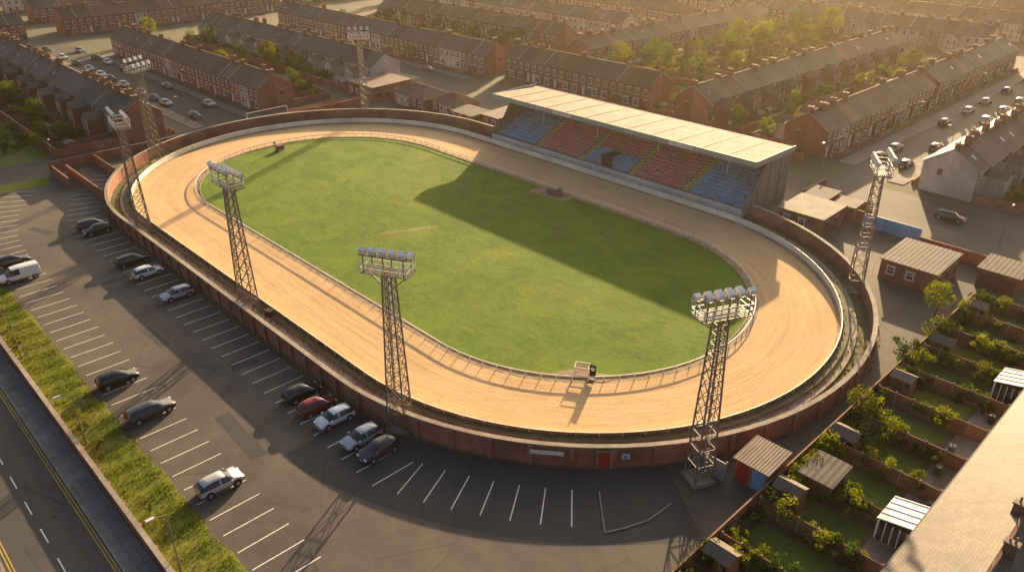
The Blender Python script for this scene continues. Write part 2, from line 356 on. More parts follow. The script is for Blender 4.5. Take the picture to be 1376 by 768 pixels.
while x<160: b.box(x,x+.45,-62.0,-61.85,0,1.5,'wall'); x+=3.5
b.ob('roadside_brick_wall')
b=B(); N=60; xs=[-66+2.2*i for i in range(N)]
ed=[-57.6+U(-.35,.45) for _ in xs]
for i in range(N-1): b.face([(xs[i],-62,.03),(xs[i+1],-62,.03),(xs[i+1],ed[i+1],.03),(xs[i],ed[i],.03)],'verge')
b.face([(-69,-60,.03),(-64.5,-60,.03),(-62,-40,.03),(-67,-39,.03)],'verge')
b.ob('grass_verge')
b=B()
for _ in range(20000):
    x=U(-66,64)
    y=-61.8+4.4*(R()**.8)+U(-.1,.1)
    if R()<.4: x=round(x/3)*3+U(-.7,.7)
    a=U(0,math.tau);h=U(.12,.5); w=U(.02,.05); dx,dy=math.cos(a)*w,math.sin(a)*w; lx,ly=U(-.2,.2),U(-.2,.2)
    b.face([(x-dx,y-dy,.02),(x+dx,y+dy,.02),(x+lx,y+ly,h)],'blade')
b.ob('verge_grass_tufts')
# ---------------------------------------------------------------- plants
def tree_mesh(name,h,r,k,nc=34,nl=75,ls=.3,squash=1.,trunk=.3):
    b=B(); base=h*trunk
    b.cyl((0,0,-.1),(0,0,base),.05*h*.5,.035*h*.5,'bark',7); b.cyl((0,0,base),(U(-.2,.2),U(-.2,.2),h*.8),.035*h*.5,.03,'bark',6)
    cz=base+(h-base)*.5
    for i in range(nc):
        while True:
            v=Vector((U(-1,1),U(-1,1),U(-1,1)))
            if v.length<1: break
        v=v.normalized()*(v.length**.45)
        c=Vector((v.x*r*.82,v.y*r*.82,cz+v.z*(h-base)*.5*.85*squash))
        if i<9: b.cyl((0,0,U(base*.8,cz)),c,.03*h*.35,.02,'bark',4,False)
        cr=U(.2,.42)*r
        for j in range(nl):
            d=Vector((random.gauss(0,1),random.gauss(0,1),random.gauss(0,1))).normalized()
            p=c+d*cr*(R()**.35); 
            a=(d+Vector((U(-.7,.7),U(-.7,.7),U(-.7,.7)))).normalized(); t=a.orthogonal().normalized(); t=Matrix.Rotation(U(0,6.28),3,a)@t; bt=a.cross(t)
            w=ls*U(.6,1.3)
            b.face([p-t*w*.5,p+bt*w*.35,p+t*w*.5,p-bt*w*.35],k)
    return b.mesh(name)
TR=[tree_mesh('tree_mesh_%d'%i,7+i*.6,2.7+.25*i,['leafy','leaf','leaf','leafy'][i],ls=.36) for i in range(4)]
def conifer():
    b=B(); b.cyl((0,0,0),(0,0,8.5),.2,.03,'bark',6)
    for i in range(2600):
        t=R()**1.3; z=.6+t*8.2; rr=(1-t)**.8*1.7*(.75+.25*math.sin(z*5+i%7))*(R()**.3); a=U(0,6.28)
        p=Vector((math.cos(a)*rr,math.sin(a)*rr,z)); d=Vector((math.cos(a),math.sin(a),.6)).normalized(); t_=Vector((U(-1,1),U(-1,1),U(-1,1))).normalized(); w=.28
        b.face([p,p+t_*w,p+d*w],'leafd')
    return b.mesh('conifer_mesh')
CON=conifer()
BU=[tree_mesh('bush_mesh_%d'%i,1.7+.3*i,1.1+.15*i,['leaf','leafy','leafd','leafy'][i],nc=12,nl=55,ls=.2,trunk=.1) for i in range(4)]
def tree(x,y,s=1.,i=None):
    i=random.randrange(4) if i is None else i
    put(TR[i],'broadleaf_tree',(x,y,0),U(0,6.28),(s*U(.9,1.1),s*U(.9,1.1),s))
def bush(x,y,s=1.): put(random.choice(BU),'garden_bush',(x,y,0),U(0,6.28),s)
for (x,y,s) in [(-123,38,1.15),(-191,30,.9),(-164,38,.9),(-112,94,.8),(-33,157,1.4),(-36,166,1.1),(-33,183,1.4),(-30,197,1.3),(-27,188,1.2),(-21,289,1.3),(-24,128,.7),(-103,-31,.8),(-128,-29,.7),(-92,-33,.5),(69.6,26,.55),(8,120,.5),(-118,36,.8),(-140,100,.7),(-60,235,1.2),(30,235,1.1),(-150,-31,.8),(-100,72,.6),(-30,103,.6),(-48,120,.8),(10,150,.6),(-38,150,1.),(-40,176,1.2),(-26,172,1.),(-170,-30,.8),(-138,36,.6),(10,98,.5),(-85,92,.7),(-112,-40,.7),(-96,-42,.6),(-84,-36,.45),(10,135,.7),(9,172,.9),(-150,92,.8),(-125,96,.7),(-95,112,.8)]: tree(x,y,s)
for (x,y,s) in [(-34,119,1.),(-26,140,.7),(12,108,.5)]: put(CON,'conifer_tree',(x,y,0),U(0,6),s)
sheet('rough_ground',-125,-79,-46,-34.5,.01,'lawn')
for _ in range(26): bush(U(-120,-80),U(-45,-35.5),U(.5,1.4))
for _ in range(26): bush(U(-45,58),U(-61.2,-60.2),U(.2,.5))
# ---------------------------------------------------------------- sheds
def shed_mesh(w,d,h,wk,rk):
    b=B(); b.box(0,w,0,d,0,h,wk); rh=.5
    b.face([(-.1,-.1,h-.02),(w+.1,-.1,h-.02),(w+.1,d/2,h+rh),(-.1,d/2,h+rh)],rk); b.face([(w+.1,d+.1,h-.02),(-.1,d+.1,h-.02),(-.1,d/2,h+rh),(w+.1,d/2,h+rh)],rk)
    b.face([(0,d,h),(0,0,h),(0,d/2,h+rh-.04)],wk); b.face([(w,0,h),(w,d,h),(w,d/2,h+rh-.04)],wk)
    b.box(w*.3,w*.3+.75,-.04,0,0.05,1.85,'wood'); b.box(w*.7,w*.7+.5,-.03,0,1.1,1.6,'glass'); return b.mesh('garden_shed')
SH=[shed_mesh(2.4,1.9,1.9,'shed','corrd'),shed_mesh(2.8,2.2,2.1,'white','corrg'),shed_mesh(2.,2.,1.9,'wall','corrg'),shed_mesh(2.2,1.8,1.9,'shed','corrg')]
# ---------------------------------------------------------------- terraces
def window(b,x,z,w,h,y,sg,small=False):
    def bx(x0,x1,d0,d1,z0,z1,k):
        a,c=sorted((y+sg*d0,y+sg*d1)); b.box(x0,x1,a,c,z0,z1,k,bottom=False)
    bx(x-w/2-.12,x+w/2+.12,0,.05,z+h,z+h+.22,'lintel'); bx(x-w/2-.12,x+w/2+.12,0,.1,z-.12,z,'lintel')
    bx(x-w/2,x-w/2+.09,0,.03,z,z+h,'frame'); bx(x+w/2-.09,x+w/2,0,.03,z,z+h,'frame'); bx(x-w/2+.09,x+w/2-.09,0,.03,z+h-.1,z+h,'frame'); bx(x-w/2+.09,x+w/2-.09,0,.032,z+h*.55,z+h*.55+.08,'frame'); bx(x-w/2+.09,x+w/2-.09,0,.03,z,z+.08,'frame')
    bx(x-w/2+.09,x+w/2-.09,0,.012,z+.08,z+h-.1,'glass')
def terrace(x0,y0,L,along,wk='brick',rk='slate',dep=9.,ev=5.5,rg=8.5,back=0,bay=0,name='terraced_house_row',chim=.8,chs=1.,front=True):
    n=max(2,round(L/5)); L=n*5; b=B(); h=dep/2; ov=.3; sl=(rg-ev)/h
    b.face([(0,-h,0),(L,-h,0),(L,-h,ev),(0,-h,ev)],wk); b.face([(L,h,0),(0,h,0),(0,h,ev),(L,h,ev)],wk)
    for x,sg in ((0,-1),(L,1)):
        p=[(x,-h,0),(x,h,0),(x,h,ev),(x,0,rg-.03),(x,-h,ev)]
        if sg<0: p=p[::-1]
        b.face(p,wk)
        if R()<.6:
            xx=(x-.03,x) if sg<0 else (x,x+.03)
            b.box(*xx,1.2,2.,3.4,4.5,'glass'); b.box(*((x-.06,x) if sg<0 else (x,x+.06)),1.1,2.1,4.5,4.7,'lintel')
    ye=h+ov; ze=ev-ov*sl
    for sg in (-1,1):
        a=[(-.15,sg*ye,ze),(L+.15,sg*ye,ze),(L+.15,0,rg),(-.15,0,rg)]
        if sg>0: a=[a[1],a[0],a[3],a[2]]
        t=[(p[0],p[1],p[2]+.14) for p in a]; b.face(t,rk); b.face(a[::-1],rk); b.face([a[0],a[1],t[1],t[0]],'gutter'); b.face([a[1],a[2],t[2],t[1]],'lintel'); b.face([a[3],a[0],t[0],t[3]],'lintel')
        b.beam((-.1,sg*(ye+.07),ze+.05),(L+.1,sg*(ye+.07),ze+.05),.12,'gutter')
    b.beam((-.15,0,rg+.17),(L+.15,0,rg+.17),.28,'ridge',.12)
    for i in range(n+1):
        cx=min(max(i*5,.45),L-.45); oy=U(-.4,.4)
        if i in (0,n) or R()<chim:
            tl=U(.8,1.4)*chs; dd=U(.5,.8)*chs; b.box(cx-.38*chs,cx+.38*chs,oy-dd,oy+dd,rg-.7,rg+tl,'chim'); b.box(cx-.46*chs,cx+.46*chs,oy-dd-.08,oy+dd+.08,rg+tl,rg+tl+.15,'chim',top='conc')
            nq=random.choice((1,2,3,4)) if chs==1. else 2
            for q in range(nq): b.cyl((cx,oy+(q-(nq-1)/2)*.34,rg+tl+.15),(cx,oy+(q-(nq-1)/2)*.34,rg+tl+U(.4,.7)),.14*chs,.11*chs,'pot',6)
        if 0<i<n and R()<.25 and chs==1.:
            for sg in (-1,1): b.beam((i*5,0,rg+.16),(i*5,sg*ye,ze+.2),.18,'lintel',.1)
        if R()<.3:
            b.beam((cx,oy,rg+1.2),(cx,oy,rg+2.8),.04,'steel'); b.beam((cx-.4,oy,rg+2.7),(cx+.5,oy+.2,rg+2.7),.04,'steel')
    for i in range(n):
        X=i*5; fl=(i%2==0)
        for sg in (-1,1):
            y=sg*h
            isb=(sg==back)
            dx=X+(1.0 if fl else 4.0); wx=X+(3.4 if fl else 1.6)
            window(b,X+1.25,3.35,1.05,1.35,y,sg); window(b,X+3.7,3.35,1.05,1.35,y,sg)
            if isb:
                if fl:
                    ox0,ox1=X+3.1,X+6.9; ol=U(3.2,4.3); oy0,oy1=sorted((y,y+sg*ol)); oh=U(4.0,4.8)
                    if ox1<L:
                        b.box(ox0,ox1,oy0,oy1,0,oh,wk)
                        mx=(ox0+ox1)/2; e=y+sg*(ol+.2)
                        for s2,xx in ((-1,ox0-.2),(1,ox1+.2)):
                            b.face([(xx,y,oh-.05),(xx,e,oh-.05),(mx,e,oh+1.2),(mx,y,oh+1.2)],rk)
                        b.face([(ox0,y+sg*ol,oh),(ox1,y+sg*ol,oh),(mx,y+sg*ol,oh+1.1)],wk)
                        for zz in (2.7,.9):
                            window(b,ox0+.9,zz,.8,1.1,y+sg*ol,sg); window(b,ox1-.9,zz,.8,1.1,y+sg*ol,sg)
                b.box(X+(1.9 if fl else 2.2),X+(2.7 if fl else 3.0),*sorted((y,y+sg*.05)),.1,2.05,'door_w')
            else:
                if front:
                    b.box(X+(1.7 if fl else 0.1),X+(4.9 if fl else 3.3),*sorted((y+sg*1.6,y+sg*1.82)),0,.85,'wall',top='conc')
                dk=random.choice(('door_r','door_b','door_g','door_w','door_w'))
                b.box(dx-.45,dx+.45,*sorted((y,y+sg*.05)),.15,2.1,dk); b.box(dx-.6,dx+.6,*sorted((y,y+sg*.06)),2.1,2.6,'lintel')
                if bay:
                    yy=y+sg*.7; a0,a1=wx-1.1,wx+1.1
                    b.box(a0,a1,*sorted((y,yy)),0,2.6,wk,top=rk); b.box(a0-.1,a1+.1,*sorted((y,yy+sg*.1)),2.6,2.75,'lintel',top=rk)
                    window(b,wx,.8,1.7,1.5,yy,sg)
                else: window(b,wx,.85,1.35,1.5,y,sg)
            if fl: b.cyl((X+.02,y+sg*.08,0),(X+.02,y+sg*.08,ze),.05,.05,'gutter',5,False)
            if R()<.2 and chs==1.:
                rx=X+2.5; t=.45; yy=sg*h*(1-t); zz=ev+(rg-ev)*t+.16
                b.face([(rx-.35,yy-sg*-.45,zz-.45*sl),(rx+.35,yy-sg*-.45,zz-.45*sl),(rx+.35,yy-sg*.45,zz+.45*sl),(rx-.35,yy-sg*.45,zz+.45*sl)],'glass')
    rz=0 if along=='x' else math.pi/2
    return b.ob(name,(x0,y0,0),rz)
def yards(x0,y0,L,along,side,depth,wallk='wall',name='backyard_walls'):
    n=round(L/5); b=B(); g=B()
    for i in range(n+1):
        X=i*5; a,c=sorted((side*4.6,side*(4.5+depth))); b.box(X-.11,X+.11,a,c,0,1.7,wallk); 
    Y=side*(4.5+depth); b.box(0,n*5,*sorted((Y,Y+side*.22)),0,1.9,wallk,top='conc')
    M4=Matrix.Rotation(0 if along=='x' else math.pi/2,4,'Z')
    for i in range(n):
        X=i*5+.15; ya,yb=sorted((side*(4.5+depth*.4),side*(4.4+depth))); k=random.choice(('lawn','lawn','pave','dirt'))
        g.face([(X,ya,.03),(X+4.7,ya,.03),(X+4.7,yb,.03),(X,yb,.03)],k)
        ya,yb=sorted((side*4.55,side*(4.5+depth*.4))); g.face([(X,ya,.026),(X+4.7,ya,.026),(X+4.7,yb,.026),(X,yb,.026)],'pave')
        if R()<.6:
            p=M4@Vector((X+U(.2,2),side*(4.5+depth-2.4)-(.0),0)); put(random.choice(SH),'garden_shed',(x0+p.x,y0+p.y,.03),(0 if along=='x' else math.pi/2))
        if R()<.9:
            for _ in range(random.randint(1,5)):
                p=M4@Vector((X+U(.8,4),side*(4.5+depth*U(.5,.9)),0)); bush(x0+p.x,y0+p.y,U(.6,1.6))
        if R()<.2:
            p=M4@Vector((X+2,side*(4.5+depth*.7),0)); tree(x0+p.x,y0+p.y,U(.4,.8))
    rz=0 if along=='x' else math.pi/2
    b.ob(name,(x0,y0,0),rz); g.ob('backyard_lawns',(x0,y0,.0),rz)
T=terrace
T(-202.7,-16.6,125,'x','brick','slate',back=-1); yards(-202.7,-16.6,125,'x',-1,13)
T(-175.5,16.4,95,'x','brick','slate2',back=1,bay=0,chim=.5,front=False); yards(-175.5,16.4,95,'x',1,10)
T(-182,50,100,'x','cream','slate',back=-1,chim=.6); yards(-182,50,100,'x',-1,8)
T(-187,81,115,'x','brick2','slate',back=1,chim=.4); yards(-187,81,115,'x',1,11)
T(-176,120,95,'x','brick','slate2',back=-1,chim=.6); yards(-176,120,95,'x',-1,9)
for y,k,r in ((152,'cream','slate'),(186,'brick','slate2'),(220,'brick2','slate'),(254,'brick','slate')): T(-205,y,125,'x',k,r,back=1,chim=.5)
T(-200,-52,105,'x','brick2','slate',back=1)
T(-67,84.5,50,'x','brick','slate2',back=1,bay=1,chim=.5)
T(-4,78.5,105,'y','brick','slate2',back=-1,bay=1,chim=.6,front=False); yards(-4,78.5,105,'y',-1,9); yards(-4,78.5,105,'y',1,7)
T(25,76,55,'y','brick','slate2',back=1,bay=1); yards(25,76,55,'y',1,7)
T(24.5,135,60,'y','brick2','slate',back=1,bay=1,chim=.6); yards(24.5,135,60,'y',1,7)
T(54,72,60,'y','cream','slate2',back=-1,bay=1); yards(54,72,60,'y',-1,9)
T(54,138,60,'y','brick','slate',back=-1)
T(84,72,120,'y','brick2','slate',back=1); 
T(-62,105,100,'y','brick','slate2',back=1,chim=.5); yards(-62,105,100,'y',-1,12)
T(-28,214,45,'x','cream','slate',back=-1); T(-80,221,50,'x','brick','slate',back=-1); T(30,212,40,'x','cream','slate',back=-1)
for i,y in enumerate((250,285,320,356,394)): T(-70,y,170,'x',('cream','brick2','cream')[i%3],('slate','slate2')[i%2],back=-1,chim=.4)
for i,x in enumerate((-227,-262,-298,-334,-372)):
    T(x,12,85,'y',('brick','brick2','cream')[i%3],('slate2','slate')[i%2],back=1,chim=.5); T(x,-90,90,'y','brick','slate',back=1,chim=.5)
for i,x in enumerate((-240,-275,-310)): T(x,110,130,'y',('brick','cream')[i%2],'slate',back=1,chim=.4)
for i,y in enumerate((290,325,360)): T(-230,y,130,'x',('brick','brick2')[i%2],'slate',back=1,chim=.4)
for _ in range(150):
    x,y=U(-400,60),U(100,420)
    if y>225 or x<-212: tree(x,y,U(.6,1.3))
T(89.8,-112,150,'y','brick2','slate3',dep=11.,ev=5.5,rg=9.,back=0,name='terraced_house_row',chim=.5,chs=.7,front=False)
# ---------------------------------------------------------------- streets
def street(x0,x1,y0,y1,name='side_street'):
    sheet(name,x0,x1,y0,y1,.008,'road')
def pavement(x0,x1,y0,y1): 
    b=B(); b.box(x0,x1,y0,y1,0,.12,'pave'); b.ob('pavement')
street(-222,-78,-3,7); pavement(-205,-78,-6,-3); pavement(-177,-80,7,9.5)
street(-222,-70,62,70); pavement(-190,-72,70,73); pavement(-182,-82,58,62)
sheet('cross_street',-78,-69.6,-61,75,.012,'road'); sheet('cross_street',-222,-212,-90,400,.012,'road')
street(36,44,68,400); pavement(32.5,36,76,195); pavement(44,47,72,200)
sheet('cross_street',36,300,56.5,68,.012,'road'); sheet('cross_street',-75,36,52.5,62,.010,'asph')
sheet('back_gardens_lawn',-55,-22,95,210,.02,'lawn')
b=B()
for i in range(14): y=100+8*i; b.box(-50,-22,y,y+.1,0,1.6,'fence')
b.box(-36,-35.8,95,210,0,1.6,'fence'); b.ob('garden_fence')
for _ in range(130): bush(U(-54,-22),U(98,208),U(.6,1.7))
for _ in range(26): tree(U(-54,-24),U(105,208),U(.4,1.))
b=B(); b.box(-67,-57,-38.3,-38.0,0,2.,'wall'); b.box(-69.4,-69.1,-38,-6,0,2.,'wall'); b.box(-66,-46,-36,-35.7,0,1.8,'wall'); b.ob('brick_wall')
b=B(); b.box(-69,-58,-30,-29.8,0,1.8,'wall'); b.box(-72,-71.7,14,34,0,1.7,'wall'); b.box(-69.4,-69.1,6,36,0,2.0,'wall'); b.ob('brick_wall')
# ---------------------------------------------------------------- grandstand
def grandstand():
    x0,x1=-26.,34.6; b=B()
    b.box(x0,x1,37.0,37.2,0,1.35,'white'); b.box(x0,x1,37.2,38.2,0,.6,'stepc')
    nr=12; st=.9; ri=.37; bl=(x1-x0)/5
    for i in range(nr):
        y=38.2+i*st; b.box(x0,x1,y,y+st,0,.9+ri*i,'stepc')
    yb=38.2+nr*st; zt=.9+ri*nr
    b.box(x0,x1,yb,51,0,zt,'stepc'); b.box(x0,x1,50.8,51,zt,8.6,'clad'); b.box(x0,x1,51,51.12,0,5.2,'wall')
    for bi in range(5):
        for i in range(nr):
            y=38.2+i*st; z=.9+ri*i
            xs=x0+bi*bl+.75
            while xs<x0+(bi+1)*bl-.95:
                k='seatb' if bi in (0,4) else 'seatr'
                if bi==2 and i<5:
                    rel=xs-(x0+bi*bl)
                    if 4.4<rel<7.6: xs+=.56; continue
                    k='seatb'
                if R()<.94:
                    b.box(xs,xs+.44,y+.25,y+.62,z+.36,z+.42,k,True); b.face([(xs,y+.62,z+.4),(xs+.44,y+.62,z+.4),(xs+.44,y+.72,z+.82),(xs,y+.72,z+.82)],k); b.box(xs+.17,xs+.27,y+.4,y+.5,z,z+.36,'steel')
                xs+=.56
    for bi in range(1,5):
        x=x0+bi*bl
        for i in range(nr):
            y=38.2+i*st; z=.9+ri*i; b.box(x-.5,x+.5,y-.02,y+.25,z+.0,z+.03,'yellow'); b.box(x-.5,x+.5,y-.45,y,z-ri,z-ri*.5,'yellow')
        b.beam((x-.62,38.2,1.9),(x-.62,yb,zt+1.),.06,'yellow')
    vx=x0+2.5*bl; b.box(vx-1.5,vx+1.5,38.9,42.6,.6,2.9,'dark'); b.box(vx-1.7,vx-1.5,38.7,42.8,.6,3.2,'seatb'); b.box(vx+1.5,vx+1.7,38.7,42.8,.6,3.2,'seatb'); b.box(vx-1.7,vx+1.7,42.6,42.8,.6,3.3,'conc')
    b.box(vx-6,vx+6,49.4,49.6,zt,zt+1.6,'steel'); b.box(vx-6,vx+6,49.35,49.4,zt+.5,zt+1.5,'glass')
    for x,sg in ((x0,-1),(x1,1)):
        xa=x+sg*.15
        P=[(37.2,0),(51,0),(51,8.6),(43.6,8.9),(40.5,4.4),(38.0,2.4),(37.2,2.0)]
        for xx in (x,xa): b.face([(xx,p[0],p[1]) for p in P],'clad')
        for i in range(len(P)): p,q=P[i],P[(i+1)%len(P)]; b.face([(x,p[0],p[1]),(xa,p[0],p[1]),(xa,q[0],q[1]),(x,q[0],q[1])],'steel')
        for yy in (41,44.3,47.6): b.beam((xa+sg*.05,yy,0),(xa+sg*.05,yy,8.7 if yy>43 else 4.8),.18,'steel')
    r0,r1=x0-1.8,x1+.2
    A=[(r0,38.8,9.25),(r1,38.8,9.25),(r1,52,8.75),(r0,52,8.75)]
    b.face(A,'roofst'); b.face([(p[0],p[1],p[2]-.3) for p in A[::-1]],'clad')
    b.box(r0,r1,38.68,38.8,8.35,9.32,'fascia',True); b.box(r0-.12,r0,38.8,52,8.2,9.2,'fascia',True); b.box(r1,r1+.12,38.8,52,8.2,9.2,'fascia',True); b.box(r0,r1,52,52.12,8.2,8.8,'fascia',True)
    for i in range(9):
        x=x0+.5+i*(x1-x0-1)/8
        b.beam((x,39,8.75),(x,51,8.4),.2,'steel',.3); b.beam((x,50.3,zt),(x,50.3,8.4),.22,'steel'); 
        b.beam((x,50.3,6.6),(x,46.,8.3),.12,'steel')
        if i in (1,3,5,7): b.cyl((x,44.6,.9+ri*7),(x,44.6,8.6),.09,.09,'white',8)
    for y in (40,42.5,45,47.5): b.beam((x0,y,8.75-(y-39)*.03),(x1,y,8.75-(y-39)*.03),.1,'steel',.14)
    for i in range(1,12): x=r0+(r1-r0)*i/12; b.beam((x,38.9,9.29),(x,51.9,8.79),.1,'rust',.05)
    for xx,w in ((-10,5),(18,5)):
        b.box(xx,xx+w,38.6,38.66,8.5,9.15,'white',True)
    b.ob('grandstand')
grandstand()
def lowblock(name,x0,x1,y0,y1,h,wk,rk,door=None,par=.0,dk='door_b',pitch=.3,nd=None):
    b=B(); b.box(x0,x1,y0,y1,0,h,wk)
    e=.25; A=[(x0-e,y0-e,h+.02),(x1+e,y0-e,h+.02),(x1+e,y1+e,h+.02+pitch),(x0-e,y1+e,h+.02+pitch)]
    b.face(A,rk); b.face([(p[0],p[1],p[2]-.14) for p in A[::-1]],'conc')
    for i in range(4): p,q=A[i],A[(i+1)%4]; b.face([(p[0],p[1],p[2]-.14),(q[0],q[1],q[2]-.14),q,p],'wood')
    b.face([(x0,y1,h),(x1,y1,h),(x1,y1,h+pitch),(x0,y1,h+pitch)],wk)
    if door=='y-':
        nd=nd or max(1,int((x1-x0)/3)); w=(x1-x0)/nd
        for i in range(nd): b.box(x0+i*w+.2,x0+(i+1)*w-.2,y0-.05,y0,.05,min(2.2,h-.35),dk if not isinstance(dk,tuple) else dk[i%len(dk)])
    if door=='win':
        x=x0+1.5
        while x<x1-1: window(b,x,1.,1.1,1.1,y0,-1); x+=2.6
        y=y0+1.6
        while y<y1-1: b.box(x1,x1+.03,y-.5,y+.5,1.,2.1,'glass'); b.box(x1,x1+.06,y-.6,y+.6,2.1,2.25,'lintel'); y+=2.8
    return b.ob(name)
def hipped(name,x0,x1,y0,y1,h,rg,wk,rk):
    b=B(); b.box(x0,x1,y0,y1,0,h,wk); e=.4; d=(y1-y0)/2; ym=(y0+y1)/2
    a=[(x0-e,y0-e,h-.1),(x1+e,y0-e,h-.1),(x1+e,y1+e,h-.1),(x0-e,y1+e,h-.1)]; r=[(x0+d,ym,rg),(x1-d,ym,rg)]
    b.face([a[0],a[1],r[1],r[0]],rk); b.face([a[1],a[2],r[1]],rk); b.face([a[2],a[3],r[0],r[1]],rk); b.face([a[3],a[0],r[0]],rk); b.face(a[::-1],'lintel')
    b.beam(r[0],r[1],.25,'ridge',.14)
    for p,q in ((a[0],r[0]),(a[1],r[1]),(a[2],r[1]),(a[3],r[0])): b.beam(p,q,.2,'ridge',.12)
    x=x0+1.5
    while x<x1-1: window(b,x,1.,1.1,1.1,y0,-1); x+=2.4
    return b.ob(name)
hipped('clubhouse_building',-66.5,-54,40.5,49,2.8,4.9,'brick2','slate2')
hipped('clubhouse_building',-53,-44,42,49.5,2.8,4.7,'brick','slate2')
lowblock('brick_store',-44,-36,40,45.5,2.5,'wall','corrd','win')
lowblock('brick_store',-35,-29.5,42,50,2.9,'wall','slate2','win')
lowblock('flat_roof_workshop',-81,-69.8,37,49,3.6,'wall','corrg','win')
lowblock('brick_store',40,47.5,39,46.5,3.,'wall','corrg','win')
lowblock('brick_store',39.5,43.5,48,53,2.6,'wall','corrd','y-')
lowblock('brick_store',44.5,48,49,52,2.3,'wall','corrg','y-',dk='door_n')
lowblock('flat_roof_outbuilding',59.6,67.0,32,40.5,3.,'wall','corrd','win')
lowblock('flat_roof_outbuilding',70,75,39,44,2.8,'wall','corrd','y-',dk='door_n')
lowblock('garage',68.2,71.4,-19.2,-15.5,2.5,'wall','corrg','y-',dk=('door_r','seatb'),nd=2)
lowblock('brick_shed',73.2,76.,-16.3,-12.9,2.2,'wall','corrd','y-',dk='door_n')
b=B(); b.box(64.3,67.9,-20.3,-20.2,0,2.1,'galv'); 
for x in (64.3,65.9,67.8): b.box(x,x+.1,-20.2,-20.1,0,2.3,'steel')
b.ob('steel_gate')
b=B(); b.box(50,59,48.3,48.4,0,2.2,'seatb'); b.box(48.8,50,48.2,48.5,0,2.4,'wall'); b.ob('blue_yard_gate')
b=B(); b.box(38,49,54,54.25,0,1.9,'wall'); b.box(37.6,37.9,52,60,0,1.9,'wall'); b.box(59.5,72,46,46.25,0,1.8,'wall'); b.box(-30,30,55.4,55.6,0,1.9,'wall'); b.box(-30,28,70.3,70.55,0,1.8,'wall'); b.ob('yard_wall')
b=B(); 
for y in (4,14): b.beam((-71.5,y,0),(-71.5,y,3.),.14,'white')
b.beam((-71.5,4,3.),(-71.5,14,3.),.12,'white'); b.ob('height_restriction_gate')
# ---------------------------------------------------------------- near-right gardens
b=B(); g=B(); ys=[-64+6.1*i for i in range(17)]
b.box(71.6,71.75,-64,33,0,1.8,'fence')
for y in ys:
    b.box(71.8,84,y,y+.08,0,1.6,'fence')
    for x in (72,73.8,75.6,77.4,79.2,81,82.8): b.box(x,x+.12,y-.04,y+.12,0,1.75,'conc')
b.ob('garden_fence')
sheet('garden_soil',71.5,84.3,-64,34,.006,'dirt')
for i,y in enumerate(ys[:-1]):
    g.face([(73+U(-.4,.6),y+.5,.03),(80+U(-.8,.4),y+.5,.03),(80,y+4.9+U(-.5,.6),.03),(73,y+4.9,.03)],random.choice(('lawn','lawn','lawn','verge')))
    g.face([(80.4,y+.2,.035),(84.2,y+.2,.035),(84.2,y+5.9,.035),(80.4,y+5.9,.035)],'pave')
    if i%2: put(random.choice((SH[0],SH[3],SH[0])),'garden_shed',(72.2,y+U(.6,3),0.03),0)
    for _ in range(20):
        e=R(); bush(72.3+U(0,9) if e<.65 else U(72.2,73.2),y+random.choice((U(.3,.8),U(5.1,5.7))) if e<.65 else y+U(.5,5.5),U(.3,1.1))
    gx,gy=U(80.7,82.5),y+U(.8,4.5)
    b=B(); b.box(gx,gx+.5,gy,gy+.6,.04,1.0,random.choice(('door_g','door_b','trim'))); b.box(gx-.03,gx+.53,gy-.03,gy+.63,1.0,1.07,'trim'); b.ob('wheelie_bin')
g.ob('garden_lawns')
bush(70.9,12.5,1.4); bush(72.2,-2,1.4); bush(73.5,-1.2,1.1); bush(72,20,1.3); bush(75,-6,1.2)
for y in (-17.,12.): 
    b=B(); b.box(80.6,84.1,y,y+3.6,0,2.1,'glass'); 
    for q in range(7): b.box(80.5,80.6,y+q*.58,y+q*.58+.08,0,2.1,'frame')
    for q in range(6): b.box(80.6+q*.58,80.6+q*.58+.08,y-.06,y,0,2.1,'frame')
    b.face([(80.4,y-.1,2.12),(80.4,y+3.7,2.12),(84.1,y+3.7,2.9),(84.1,y-.1,2.9)],'white'); 
    for q in range(5): b.beam((80.4,y+.9*q,2.16),(84.1,y+.9*q,2.94),.07,'frame')
    b.ob('lean_to_conservatory')
